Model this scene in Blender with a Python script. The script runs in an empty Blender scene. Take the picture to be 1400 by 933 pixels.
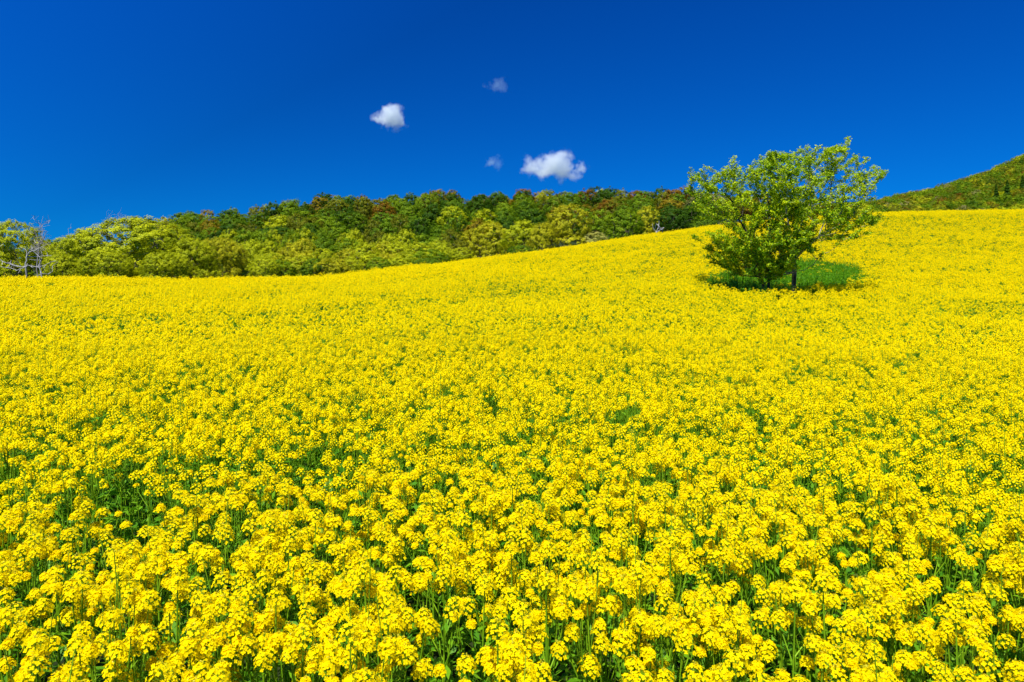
import bpy, math, random
import numpy as np
from mathutils import Vector, Matrix

# ------------------------------------------------------------------ camera, sky, sun, exposure
scene = bpy.context.scene
F, HX, HY, EYE = 933.3, 700.0, 400.0, 2.12       # focal length and horizon in photograph pixels, eye height in m
cam_d = bpy.data.cameras.new('camera'); cam = bpy.data.objects.new('camera', cam_d)
scene.collection.objects.link(cam); scene.camera = cam
cam.location = (0, 0, EYE); cam.rotation_euler = (math.radians(90), 0, 0)
cam_d.lens = 24.0; cam_d.sensor_width = 36.0; cam_d.shift_y = -(466.5 - HY) / 1400.0
cam_d.clip_start = 0.05; cam_d.clip_end = 20000

SUN_EL, SUN_AZ = 64.0, 202.0                      # azimuth of the sun, clockwise from +Y: behind the camera, to the left
world = bpy.data.worlds.new('World'); scene.world = world; world.use_nodes = True
nt = world.node_tree; nt.nodes.clear()
sky = nt.nodes.new('ShaderNodeTexSky'); sky.sky_type = 'NISHITA'; sky.sun_disc = False
sky.sun_elevation = math.radians(SUN_EL); sky.sun_rotation = math.radians(SUN_AZ)
sky.altitude = 1200; sky.air_density = 0.8; sky.dust_density = 0.05; sky.ozone_density = 3.0
sep = nt.nodes.new('ShaderNodeSeparateColor'); com = nt.nodes.new('ShaderNodeCombineColor')
bg = nt.nodes.new('ShaderNodeBackground'); outw = nt.nodes.new('ShaderNodeOutputWorld')
nt.links.new(sky.outputs[0], sep.inputs[0])
def wmath(op, a, b):
    n = nt.nodes.new('ShaderNodeMath'); n.operation = op
    if hasattr(a, 'links'): nt.links.new(a, n.inputs[0])
    else: n.inputs[0].default_value = a
    if hasattr(b, 'links'): nt.links.new(b, n.inputs[1])
    else: n.inputs[1].default_value = b
    return n.outputs[0]
SKY_G, SKY_B, SKY_R = 0.222, 0.92, 0.003
nt.links.new(wmath('MULTIPLY', sep.outputs[0], SKY_R), com.inputs[0])
nt.links.new(wmath('MULTIPLY', wmath('POWER', sep.outputs[1], 1.0), SKY_G), com.inputs[1])
nt.links.new(wmath('MULTIPLY', wmath('POWER', sep.outputs[2], 0.7), SKY_B), com.inputs[2])
# skylight is deepest a quarter turn away from the sun (polarisation) and brighter towards and away from it
geo = nt.nodes.new('ShaderNodeTexCoord'); dot = nt.nodes.new('ShaderNodeVectorMath'); dot.operation = 'DOT_PRODUCT'
_a, _e = math.radians(228), math.radians(56)
dot.inputs[1].default_value = (math.sin(_a) * math.cos(_e), math.cos(_a) * math.cos(_e), math.sin(_e))
nt.links.new(geo.outputs['Generated'], dot.inputs[0])
pol = wmath('ADD', wmath('ADD', wmath('MULTIPLY', wmath('ABSOLUTE', dot.outputs['Value'], 0.0), 1.1), wmath('MULTIPLY', dot.outputs['Value'], .5)), 1.06)
vm = nt.nodes.new('ShaderNodeVectorMath'); vm.operation = 'SCALE'
nt.links.new(com.outputs[0], vm.inputs[0]); nt.links.new(pol, vm.inputs[3])
nt.links.new(vm.outputs[0], bg.inputs[0]); bg.inputs[1].default_value = 0.10
nt.links.new(bg.outputs[0], outw.inputs[0])

sun_d = bpy.data.lights.new('sun', 'SUN'); sun = bpy.data.objects.new('sun', sun_d); scene.collection.objects.link(sun)
sun_d.energy = 4.6; sun_d.angle = math.radians(0.53); sun_d.color = (1.0, 0.965, 0.88)
a, e = math.radians(SUN_AZ), math.radians(SUN_EL)
to_sun = Vector((math.sin(a) * math.cos(e), math.cos(a) * math.cos(e), math.sin(e)))
sun.rotation_euler = to_sun.to_track_quat('Z', 'Y').to_euler()
scene.view_settings.view_transform = 'Standard'; scene.view_settings.look = 'None'
scene.view_settings.exposure = 0.75; scene.view_settings.gamma = 1.0; scene.view_settings.use_curve_mapping = False
cy = scene.cycles
cy.max_bounces = 8; cy.diffuse_bounces = 5; cy.glossy_bounces = 1; cy.transmission_bounces = 6; cy.transparent_max_bounces = 4
cy.volume_bounces = 6; cy.use_denoising = False; cy.use_adaptive_sampling = True; cy.adaptive_threshold = 0.02
cy.caustics_reflective = False; cy.caustics_refractive = False

rng = np.random.default_rng(11); random.seed(11)

# ------------------------------------------------------------------ helpers
def at(px, py, Y): return np.array([(px - HX) / F * Y, Y, EYE + (HY - py) / F * Y])

def mesh(name, verts, faces, mats, mi=None, tone=None, smooth=False):
    """verts (n,3), faces (m,4) quads -> mesh data"""
    me = bpy.data.meshes.new(name)
    verts = np.ascontiguousarray(verts, np.float32); faces = np.ascontiguousarray(faces, np.int32)
    k = faces.shape[1]
    me.vertices.add(len(verts)); me.vertices.foreach_set('co', verts.ravel())
    me.loops.add(faces.size); me.loops.foreach_set('vertex_index', faces.ravel())
    me.polygons.add(len(faces)); me.polygons.foreach_set('loop_start', np.arange(0, faces.size, k, dtype=np.int32))
    for m in (mats if isinstance(mats, (list, tuple)) else [mats]): me.materials.append(m)
    if mi is not None: me.polygons.foreach_set('material_index', np.ascontiguousarray(mi, np.int32))
    if smooth: me.polygons.foreach_set('use_smooth', np.ones(len(faces), bool))
    if tone is not None:
        at_ = me.attributes.new('tone', 'FLOAT', 'FACE'); at_.data.foreach_set('value', np.ascontiguousarray(tone, np.float32))
    me.update(calc_edges=True)
    return me

def link(name, data, parent=None, loc=(0, 0, 0), rot=0.0, scale=1.0):
    o = bpy.data.objects.new(name, data); scene.collection.objects.link(o)
    o.parent = parent; o.location = loc; o.rotation_euler = (0, 0, rot); o.scale = (scale,) * 3 if np.isscalar(scale) else scale
    return o

def tag(o, label=None, cat=None, group=None, kind=None):
    for k, v in (('label', label), ('category', cat), ('group', group), ('kind', kind)):
        if v: o[k] = v
    return o

def quads(c, a, b):
    """rhombi centred at c with half axes a and b"""
    n = len(c)
    v = np.stack([c - a, c - b * .9 - a * .1, c + a, c + b * .9 - a * .1], 1).reshape(-1, 3)
    return v, np.arange(n * 4).reshape(n, 4)

def unit(v): return v / (np.linalg.norm(v, axis=-1, keepdims=True) + 1e-9)

def leaf_quads(c, nrm, s, asp=.6, rg=rng):
    n = len(c); r = unit(rg.normal(size=(n, 3)))
    a = unit(np.cross(nrm, r)); b = np.cross(nrm, a)
    s = np.broadcast_to(np.asarray(s, float), (n,))[:, None]
    return quads(c, a * s, b * s * asp)

def merge(parts):
    """parts: list of (v, f, mi, tone arrays)"""
    V, Fc, M, T, o = [], [], [], [], 0
    for v, f, m, t in parts:
        V.append(v); Fc.append(f + o); o += len(v)
        M.append(np.full(len(f), m) if np.isscalar(m) else m); T.append(np.full(len(f), t) if np.isscalar(t) else t)
    return np.concatenate(V), np.concatenate(Fc), np.concatenate(M), np.concatenate(T)

def tube(p, q, r0, r1, n=4):
    """tapered tubes between point arrays p and q"""
    d = unit(q - p); ref = np.where(np.abs(d[:, 2:3]) > .9, np.array([[1., 0, 0]]), np.array([[0, 0, 1.]]))
    a = unit(np.cross(d, ref)); b = np.cross(d, a)
    ang = np.arange(n) * 2 * np.pi / n
    ring = np.cos(ang)[None, :, None] * a[:, None] + np.sin(ang)[None, :, None] * b[:, None]
    v0 = p[:, None] + ring * r0[:, None, None]; v1 = q[:, None] + ring * r1[:, None, None]
    v = np.concatenate([v0, v1], 1).reshape(-1, 3); m = len(p)
    i = np.arange(n); f = np.stack([i, (i + 1) % n, (i + 1) % n + n, i + n], 1)
    return v, (f[None] + (np.arange(m) * 2 * n)[:, None, None]).reshape(-1, 4)

# ------------------------------------------------------------------ materials
def mat_leaf(name, c0, c1, trans=.3, noise=None, rough=.55, spec=.25):
    m = bpy.data.materials.new(name); m.use_nodes = True; t = m.node_tree; t.nodes.clear()
    at_ = t.nodes.new('ShaderNodeAttribute'); at_.attribute_name = 'tone'
    mx = t.nodes.new('ShaderNodeMix'); mx.data_type = 'RGBA'
    mx.inputs[6].default_value = (*c0, 1); mx.inputs[7].default_value = (*c1, 1)
    fac = at_.outputs['Fac']
    if noise:
        tc = t.nodes.new('ShaderNodeTexCoord'); ns = t.nodes.new('ShaderNodeTexNoise'); ns.inputs['Scale'].default_value = noise
        t.links.new(tc.outputs['Object'], ns.inputs['Vector'])
        ad = t.nodes.new('ShaderNodeMath'); ad.operation = 'ADD'; ad.use_clamp = True
        sb = t.nodes.new('ShaderNodeMath'); sb.operation = 'MULTIPLY_ADD'; sb.inputs[1].default_value = 1.6; sb.inputs[2].default_value = -.8
        t.links.new(ns.outputs['Fac'], sb.inputs[0]); t.links.new(sb.outputs[0], ad.inputs[0]); t.links.new(fac, ad.inputs[1]); fac = ad.outputs[0]
    t.links.new(fac, mx.inputs[0])
    p = t.nodes.new('ShaderNodeBsdfPrincipled'); p.inputs['Roughness'].default_value = rough; p.inputs['Specular IOR Level'].default_value = spec
    tr = t.nodes.new('ShaderNodeBsdfTranslucent'); ms = t.nodes.new('ShaderNodeMixShader'); ms.inputs[0].default_value = trans
    o = t.nodes.new('ShaderNodeOutputMaterial')
    t.links.new(mx.outputs[2], p.inputs['Base Color']); t.links.new(mx.outputs[2], tr.inputs[0])
    t.links.new(p.outputs[0], ms.inputs[1]); t.links.new(tr.outputs[0], ms.inputs[2]); t.links.new(ms.outputs[0], o.inputs[0])
    return m

def mat_noise(name, c0, c1, scale, rough=.9, detail=6, stretch=(1, 1, 1), bump=0.3):
    m = bpy.data.materials.new(name); m.use_nodes = True; t = m.node_tree; p = t.nodes['Principled BSDF']
    tc = t.nodes.new('ShaderNodeTexCoord'); mp = t.nodes.new('ShaderNodeMapping'); mp.inputs['Scale'].default_value = stretch
    ns = t.nodes.new('ShaderNodeTexNoise'); ns.inputs['Scale'].default_value = scale; ns.inputs['Detail'].default_value = detail
    cr = t.nodes.new('ShaderNodeValToRGB'); cr.color_ramp.elements[0].position = .35; cr.color_ramp.elements[1].position = .65
    cr.color_ramp.elements[0].color = (*c0, 1); cr.color_ramp.elements[1].color = (*c1, 1)
    bp = t.nodes.new('ShaderNodeBump'); bp.inputs['Strength'].default_value = bump
    t.links.new(tc.outputs['Object'], mp.inputs[0]); t.links.new(mp.outputs[0], ns.inputs['Vector'])
    t.links.new(ns.outputs['Fac'], cr.inputs[0]); t.links.new(cr.outputs[0], p.inputs['Base Color'])
    t.links.new(ns.outputs['Fac'], bp.inputs['Height']); t.links.new(bp.outputs[0], p.inputs['Normal'])
    p.inputs['Roughness'].default_value = rough; p.inputs['Specular IOR Level'].default_value = .2
    return m

M_PETAL = mat_leaf('petal', (.92, .705, .0), (.98, .79, .001), .42, rough=.7, spec=.03)
M_BUD = mat_leaf('bud', (.42, .42, .01), (.62, .52, .01), .2)
M_STEM = mat_leaf('stem_green', (.10, .27, .004), (.24, .42, .008), .1)
M_RLEAF = mat_leaf('rape_leaf', (.05, .21, .004), (.20, .42, .008), .4)
M_WEED = mat_leaf('weed', (.025, .15, .0), (.20, .46, .001), .35)
M_GROUND = mat_noise('soil', (.010, .020, .003), (.028, .042, .006), 1.5)
M_BARK_DARK = mat_noise('bark_dark', (.025, .02, .012), (.075, .06, .035), 6, stretch=(1, 1, .25))
M_BARK_PALE = mat_noise('bark_pale', (.045, .035, .022), (.46, .42, .34), 5, stretch=(1, 1, .2))
M_BARK = mat_noise('bark', (.06, .05, .03), (.14, .115, .07), 3, stretch=(1, 1, .3))
M_DEAD = mat_noise('dead_wood', (.26, .25, .22), (.50, .48, .44), 3, stretch=(1, 1, .3))

M_GREY = mat_noise('grey_twigs', (.22, .20, .17), (.40, .37, .32), 3)

# ------------------------------------------------------------------ terrain
def sstep_(x): x = np.clip(x, 0, 1); return x * x * (3 - 2 * x)
def tab(px, xs, ys):
    return np.interp(px, xs, ys)
PXG = np.linspace(-900, 2300, 641)
def sm(a, k=9):
    w = np.hanning(2 * k + 1); w /= w.sum(); return np.convolve(np.pad(a, k, 'edge'), w, 'valid')
crest_py = sm(tab(PXG, [-300, 0, 250, 380, 450, 550, 650, 750, 850, 950, 1050, 1200, 1300, 1400, 1700],
                  [377, 379, 381, 380, 376, 365, 354, 341, 326, 311, 300, 291, 288, 286, 283]))
crest_Y = sm(tab(PXG, [0, 250, 450, 650, 850, 1050, 1200, 1400], [27, 27, 30, 38, 46, 53, 56, 60]), 16)
crest_p = sm(tab(PXG, [0, 400, 800, 1050, 1400], [1.5, 1.5, 1.8, 2.2, 2.2]), 16)
main_py = sm(tab(PXG, [-900, 0, 150, 210, 240, 300, 340, 380, 410, 440, 500, 580, 620, 700, 800, 900, 950, 1000, 1060, 1190, 1300, 2300],
                 [330, 326, 318, 306, 302, 298, 295, 290, 280, 275, 274, 271, 269, 272, 268, 271, 269, 274, 280, 290, 300, 300]), 3)
far_py = 4.0 * sstep_((PXG - 1230) / 150) + sm(tab(PXG, [-900, 900, 1100, 1195, 1230, 1260, 1300, 1320, 1350, 1380, 1400, 1600, 2300],
                [330, 330, 300, 290, 281, 277, 264, 258, 247, 234, 224, 160, 100]), 3)
ELEV = (HY - crest_py) / F
H_PLANT = 1.05; DROP = EYE - H_PLANT
YG = np.concatenate([np.linspace(0, 80, 321), np.linspace(81, 400, 320), np.linspace(405, 1200, 160), [1500, 2500, 6000]])
MAIN_Y, FAR_Y = 290.0, 850.0
def sstep(x): x = np.clip(x, 0, 1); return x * x * (3 - 2 * x)
G = np.zeros((len(PXG), len(YG)))
for i in range(len(PXG)):
    Yc, p, el = crest_Y[i], crest_p[i], ELEV[i]
    A = el * Yc + DROP
    for it in range(6):
        s0 = p * A / Yc; s1 = .75 * el
        g = np.where(YG <= Yc, A * (np.minimum(YG, Yc) / Yc) ** p,
                     A + s1 * (YG - Yc) + (s0 - s1) * 3.0 * (1 - np.exp(-np.maximum(YG - Yc, 0) / 3.0)))
        k = (YG > 5) & (YG < Yc + 25)
        mx = np.max((g[k] + H_PLANT - EYE) / YG[k]); A -= (mx - el) * Yc * .9
    g = np.where(YG > 200, np.interp(200, YG, g) + (g - np.interp(200, YG, g)) * .2, g)
    zr = EYE + (HY - main_py[i]) / F * MAIN_Y - 9.3
    base = g.copy()
    up = sstep((YG - 170) / (MAIN_Y - 170))
    g = base + (zr - np.interp(MAIN_Y, YG, base)) * up
    zf = EYE + (HY - far_py[i]) / F * FAR_Y - 10.0
    z0 = g[np.argmin(abs(YG - 330))]
    if PXG[i] > 880:
        w = sstep((PXG[i] - 880) / 150)
        g = g + w * (zf - z0) * sstep((YG - 330) / (FAR_Y - 330))
    g = np.where(YG > FAR_Y, g - (YG - FAR_Y) * .02, g)
    g = g - np.where(YG > 300, (np.minimum(YG, 500) - 300) * .05, 0) * (1 - (sstep((PXG[i] - 880) / 150)))
    G[i] = g

def ground(x, y):
    x = np.asarray(x, float); y = np.asarray(y, float)
    px = np.clip(HX + F * x / np.maximum(y, 5.0), PXG[0], PXG[-1])
    fi = (px - PXG[0]) / (PXG[1] - PXG[0]); i = np.clip(fi.astype(int), 0, len(PXG) - 2); fi = fi - i
    yy = np.clip(y, 0, YG[-1]); j = np.clip(np.searchsorted(YG, yy) - 1, 0, len(YG) - 2); fj = (yy - YG[j]) / (YG[j + 1] - YG[j])
    z = (G[i, j] * (1 - fi) + G[i + 1, j] * fi) * (1 - fj) + (G[i, j + 1] * (1 - fi) + G[i + 1, j + 1] * fi) * fj
    return z + .05 * np.sin(x * .7 + 1) * np.sin(y * .5) * sstep((y - 4) / 10)
def gz(x, y): return float(ground(np.array([x]), np.array([y]))[0])

def build_ground():
    us = np.concatenate([np.linspace(-60, -2.2, 14)[:-1], np.linspace(-2.2, 2.2, 260), np.linspace(2.2, 60, 14)[1:]])
    ys = np.concatenate([[-5500, -1500, -400, -100, -30, -10], np.linspace(-4, 70, 150), np.linspace(71, 420, 180), np.linspace(430, 1300, 60), [2000, 6000]])
    U, Y = np.meshgrid(us, ys, indexing='ij')
    X = U * np.maximum(np.abs(Y), 12)
    X = np.clip(X, -9000, 9000) + U * 1e-3
    V = np.stack([X, Y, ground(X, Y)], -1).reshape(-1, 3)
    n, m = U.shape; idx = np.arange(n * m).reshape(n, m)
    f = np.stack([idx[:-1, :-1], idx[1:, :-1], idx[1:, 1:], idx[:-1, 1:]], -1).reshape(-1, 4)
    o = link('ground', mesh('ground', V, f, M_GROUND, smooth=True)); tag(o, kind='structure')
build_ground()

# ------------------------------------------------------------------ rapeseed plants
def head_geo(rg, r, h, lod):
    """one raceme: flowers over a dome of radius r and length h. returns list of (v,f,mat,tone); mats 0 petal 1 bud 2 stem"""
    n = {0: 40, 1: 26, 2: 10, 3: 5}[lod]
    k = np.arange(n) + .5
    th = k * 2.39996 + rg.uniform(0, 6.28); q = (k / n) ** .8
    rr = r * np.sqrt(np.clip(q * 1.25, 0, 1)) * rg.uniform(.82, 1.12, n)
    z = -h * q ** 1.6 + rg.normal(0, r * .08, n) + (.0 if lod < 2 else 0)
    c = np.stack([rr * np.cos(th), rr * np.sin(th), z], 1)
    nr = unit(np.stack([np.cos(th) * (.25 + q), np.sin(th) * (.25 + q), np.full(n, .9) - q * .35], 1) + rg.normal(0, .28 if lod < 2 else .14, (n, 3)))
    out = []
    if lod == 0:
        t1 = unit(np.cross(nr, unit(rg.normal(size=(n, 3))))); t2 = np.cross(nr, t1)
        L = .0080 * rg.uniform(.85, 1.15, (n, 1))
        tone = rg.uniform(0, 1, n)
        for s, t in ((1, t1), (-1, t1), (1, t2), (-1, t2)):
            d = s * t; w = np.cross(nr, d) * L * .46; m = c + d * L * .60 + nr * L * .16
            v = np.stack([c + nr * 0.0, m - w, c + d * L * 1.05 + nr * L * .12, m + w], 1).reshape(-1, 3)
            out.append((v, np.arange(n * 4).reshape(n, 4), 0, tone))
        # pedicels
        p0 = np.stack([np.zeros(n), np.zeros(n), np.clip(z - .012, -h * 1.1, 0)], 1)
        v, f = tube(p0, c, np.full(n, .0007), np.full(n, .0006), 3); out.append((v, f, 2, .7))
        nb = 12
        cb = np.stack([rg.normal(0, r * .16, nb), rg.normal(0, r * .16, nb), rg.uniform(.0, .012, nb)], 1)
        v, f = leaf_quads(cb, unit(rg.normal(size=(nb, 3))), .0035, .6, rg); out.append((v, f, 1, rg.uniform(0, 1, nb)))
    else:
        s = {1: .0078, 2: .0125, 3: .019}[lod]
        v, f = leaf_quads(c, nr, s * rg.uniform(.8, 1.2, n), .95, rg); out.append((v, f, 0, rg.uniform(0, 1, n)))
    return out

def plant_geo(seed, lod):
    """-> dict of parts: heads [(loc, geo)], stem geo, foliage geo"""
    rg = np.random.default_rng(1000 + seed)
    nh = int(rg.integers(8, 12)); H = 1.05
    base = np.array([0, 0, 0.]); heads = []
    lean = rg.normal(0, .02, 2)
    P, Q, R0, R1 = [], [], [], []
    def seg(p, q, a, b): P.append(p); Q.append(q); R0.append(a); R1.append(b)
    main = [base, np.array([lean[0] * .5, lean[1] * .5, .45]), np.array([lean[0], lean[1], .8]), np.array([lean[0] * 1.3, lean[1] * 1.3, H])]
    seg(main[0], main[1], .006, .0052); seg(main[1], main[2], .0052, .004); seg(main[2], main[3], .004, .0022)
    heads.append((main[3], float(rg.uniform(.031, .040))))
    for k in range(nh - 1):
        th = k * 2 * np.pi / (nh - 1) + rg.uniform(-.4, .4); zb = rg.uniform(.48, .75)
        rad = rg.uniform(.04, .15); top = H - rg.uniform(0.0, .15) - rad * .25
        b0 = main[1] * (1 - (zb - .45) / .35) + main[2] * ((zb - .45) / .35)
        tip = np.array([lean[0] + rad * np.cos(th), lean[1] + rad * np.sin(th), top]); md = (b0 + tip) / 2 + np.array([np.cos(th), np.sin(th), -.35]) * rad * .22
        seg(b0, md, .0032, .0026); seg(md, tip, .0026, .0018)
        heads.append((tip, float(rg.uniform(.023, .036)) * (.55 if rg.uniform() < .16 else 1)))
    hg = [(t, r, head_geo(rg, r, r * rg.uniform(1.1, 1.7), lod)) for t, r in heads]
    # a bare stalk that overtops the heads on some plants
    if seed % 3 == 0:
        th = rg.uniform(0, 6.28); b0 = main[2]; seg(b0, np.array([.05 * np.cos(th), .05 * np.sin(th), H + .07]), .0022, .0014)
    if lod <= 1:
        v, f = tube(np.array(P), np.array(Q), np.array(R0), np.array(R1), 5 if lod == 0 else 3)
    else:
        v, f = tube(np.array(P)[1:4], np.array(Q)[1:4], np.array(R0)[1:4] * 1.2, np.array(R1)[1:4] * 1.2, 3)
    stem = [(v, f, 2, rg.uniform(.2, 1, len(f)))]
    if lod == 0:        # seed pods and unopened side buds below the flowers
        n = 16; i = rg.integers(0, len(heads), n); c = np.array([heads[a][0] for a in i]); zz = rg.uniform(.06, .17, n)
        th = rg.uniform(0, 6.28, n); p = c - np.stack([c[:, 0] * .3 * zz / .3, c[:, 1] * .3 * zz / .3, zz], 1)
        q = p + np.stack([np.cos(th), np.sin(th), np.full(n, .9)], 1) * .026
        v, f = tube(p, q, np.full(n, .0009), np.full(n, .0012), 3); stem.append((v, f, 2, .8))
    n = {0: 34, 1: 22, 2: 9, 3: 4}[lod]
    th = rg.uniform(0, 6.28, n); z = rg.uniform(.10, .86, n) ** .9; L = (.05 + .10 * (1 - z)) * rg.uniform(.8, 1.2, n) * {0: .9, 1: 1, 2: 1.25, 3: 1.5}[lod]
    d = unit(np.stack([np.cos(th), np.sin(th), rg.uniform(-.1, 1.1, n)], 1)); c0 = np.stack([lean[0] + .03 * np.cos(th), lean[1] + .03 * np.sin(th), z], 1)
    side = unit(np.cross(d, np.array([0, 0, 1.]))) * (L * {0: .17, 1: .2, 2: .28, 3: .32}[lod])[:, None]
    c = c0 + d * L[:, None]
    v1 = np.stack([c0, c0 + d * (L * .55)[:, None] - side, c0 + d * (L * 1.05)[:, None] - np.array([0, 0, .01]), c0 + d * (L * .55)[:, None] + side], 1).reshape(-1, 3)
    f1 = np.arange(n * 4).reshape(n, 4)
    tip = c0 + d * (L * 1.05)[:, None]
    fol = [(v1, f1, 3, rg.uniform(0, 1, n))]
    return hg, stem, fol

NVAR = 8
RM = [M_PETAL, M_BUD, M_STEM, M_RLEAF]

# positions on a jittered grid over the part of the field that can be seen from here
PATCH_C = at(1086, 400, 31.6)[:2]
def patch_r(x, y):
    """<1 inside the clearing without flowers round the two trees"""
    dx, dy = x - PATCH_C[0], y - PATCH_C[1]
    t = -.62; xr = dx * math.cos(t) + dy * math.sin(t); yr = -dx * math.sin(t) + dy * math.cos(t)
    wob = 1 + .10 * np.sin(3 * np.arctan2(yr, xr) + 1) + .06 * np.sin(7 * np.arctan2(yr, xr))
    return np.sqrt((xr / 2.6) ** 2 + (yr / 7.3) ** 2) / wob

def vnoise(x, y, s, seed):
    r = np.random.default_rng(seed); o = np.zeros_like(x)
    for k in range(6):
        a = r.uniform(0, 6.28); w = s * r.uniform(.7, 1.6); ph = r.uniform(0, 6.28)
        o += np.sin((x * np.cos(a) + y * np.sin(a)) * w + ph + 1.3 * np.sin((x * np.sin(a) - y * np.cos(a)) * w * .6 + ph * 2))
    return o / 6 * 1.7

sp = .197
gx, gy = np.meshgrid(np.arange(-75, 75, sp), np.arange(-3, 78, sp)); gx = gx.ravel(); gy = gy.ravel()
gx = gx + rng.uniform(-.5, .5, gx.size) * sp * 1.3; gy = gy + rng.uniform(-.5, .5, gy.size) * sp * 1.3
ppx = HX + F * gx / np.maximum(gy, 3.0)
keep = (np.abs(gx) < .80 * np.maximum(gy, 0) + 6.5) & (gy < np.interp(ppx, PXG, crest_Y) + 9) & (np.hypot(gx, gy) > .55)
gx, gy = gx[keep], gy[keep]; ppx = ppx[keep]
thin = vnoise(gx, gy, .9, 5); big = vnoise(gx, gy * 2.2, .25, 6)
pr = patch_r(gx, gy)
prob = np.where(gy > 13, .70, 1.0) - .20 * (thin < -.8) * (gy < 14) - .10 * (thin < -.8) * (gy > 14) * (gy < 40) - .22 * ((big < -.95))
prob *= np.where(pr < .82, .06, np.where(pr < 1.0, .22, np.where(pr < 1.12, .6, 1)))
for cx_, cy_, ax_, ay_ in ((-9.8, 15.2, .9, .7), (-7.0, 9.4, .8, .7), (-6.2, 8.0, .5, .4), (12.2, 18.5, 1.3, .8), (14.6, 20.5, 1.2, .8), (4.2, 9.0, .5, .4)):   # thin spots in the crop
    prob = np.where(((gx - cx_) / ax_) ** 2 + ((gy - cy_) / ay_) ** 2 < 1, prob * .42, prob)
keep = rng.uniform(0, 1, gx.size) < prob
gx, gy, ppx, thin, big = gx[keep], gy[keep], ppx[keep], thin[keep], big[keep]
gzv = ground(gx, gy)
hs = 1.0 + .045 * vnoise(gx, gy, 1.7, 8) + rng.normal(0, .045, gx.size) + .055 * vnoise(gx, gy, .40, 9)
hs = np.where(rng.uniform(0, 1, gx.size) < .035, hs + .08, hs)
hs = np.where(patch_r(gx, gy) < 1.02, hs * .72, hs)
rz = rng.uniform(0, 2 * np.pi, gx.size); var = rng.integers(0, NVAR, gx.size)
inframe = (gy > 1.2) & (np.abs(gx) < .765 * gy + .05)
order = np.argsort(np.where(inframe, np.hypot(gx, gy), 1e9))[:300]
is_ind = np.zeros(gx.size, bool); is_ind[order] = True
print('plants', gx.size, 'individual reach', gy[order].max())

def build_individuals():
    protos = []
    for k in range(NVAR):
        hg, stem, fol = plant_geo(k, 0)
        heads = []
        for tip, r, geo in hg:
            v, f, m, t = merge(geo); heads.append((tip, mesh('flower_head', v, f, RM, m, t)))
        v, f, m, t = merge(stem); ms = mesh('stem', v, f, RM, m, t)
        v, f, m, t = merge(fol); mf = mesh('foliage', v, f, RM, m, t)
        root = bpy.data.objects.new('rapeseed_plant', None)
        root.empty_display_size = .1
        kids = [('stem', ms, (0, 0, 0)), ('foliage', mf, (0, 0, 0))] + [('flower_head', h, tuple(t_)) for t_, h in heads]
        protos.append(kids)
    for i in order:
        root = link('rapeseed_plant', None, loc=(gx[i], gy[i], gzv[i] - .02), rot=rz[i], scale=(1.0, 1.0, float(hs[i])))
        root.empty_display_size = .1
        tag(root, 'tall rapeseed plant with bright yellow flower heads in the rows nearest the viewer', 'rapeseed plant',
            'rapeseed plants nearest the viewer')
        for nm, data, loc in protos[var[i]]:
            link(nm, data, root, loc)
build_individuals()

def build_mass():
    parts = []
    d = np.hypot(gx, gy)
    near_side = (~is_ind) & (d < 4.2) & (gy > .2) & (np.abs(gx) < .78 * gy + 1.2)
    lodv = np.where(near_side, 0, np.where(d < 13, 1, np.where(d < 30, 2, 3)))
    V, Fc, M, T, off = [], [], [], [], 0
    for lod in (0, 1, 2, 3):
        for k in range(NVAR):
            sel = np.where((~is_ind) & (lodv == lod) & (var == k))[0]
            if not len(sel): continue
            hg, stem, fol = plant_geo(k, lod); pp = []
            for tip, r, geo in hg:
                for v, f, m, t in geo: pp.append((v + tip, f, m, t))
            v, f, m, t = merge(pp + stem + fol)
            c, s = np.cos(rz[sel]), np.sin(rz[sel])
            X = v[None, :, 0] * c[:, None] - v[None, :, 1] * s[:, None] + gx[sel][:, None]
            Y = v[None, :, 0] * s[:, None] + v[None, :, 1] * c[:, None] + gy[sel][:, None]
            Z = v[None, :, 2] * hs[sel][:, None] + gzv[sel][:, None] - .02
            W = np.stack([X, Y, Z], -1).reshape(-1, 3).astype(np.float32)
            ff = (f[None] + (np.arange(len(sel)) * len(v))[:, None, None]).reshape(-1, 4) + off
            off += len(W); V.append(W); Fc.append(ff.astype(np.int32)); M.append(np.tile(m, len(sel)))
            T.append(np.clip(np.tile(t, len(sel)) * .8 + np.repeat(rng.uniform(0, .2, len(sel)), len(m)), 0, 1))
    # the leafy layer low between the stems
    n = 95000; yl = rng.uniform(.6, 13, n) ; yl = np.maximum(yl, rng.uniform(.6, 13, n)); xl = rng.uniform(-1, 1, n) * (.8 * yl + 4)
    cl = np.stack([xl, yl, ground(xl, yl) + rng.uniform(.02, .78, n) ** 1.1], 1)
    v, f = leaf_quads(cl, unit(rng.normal(0, .6, (n, 3)) + np.array([0, 0, .9])), rng.uniform(.025, .055, n) * np.clip(yl / 5, .45, 1), .5)
    V.append(v.astype(np.float32)); Fc.append((f + off).astype(np.int32)); off += len(v); M.append(np.full(n, 3)); T.append(rng.uniform(0, 1, n))
    V = np.concatenate(V); Fc = np.concatenate(Fc)
    print('mass faces', len(Fc))
    o = link('rapeseed_field', mesh('rapeseed_field', V, Fc, RM, np.concatenate(M), np.concatenate(T)))
    tag(o, 'dense yellow rapeseed in full bloom covering the slope up to the crest', 'rapeseed field', kind='stuff')
build_mass()

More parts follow.
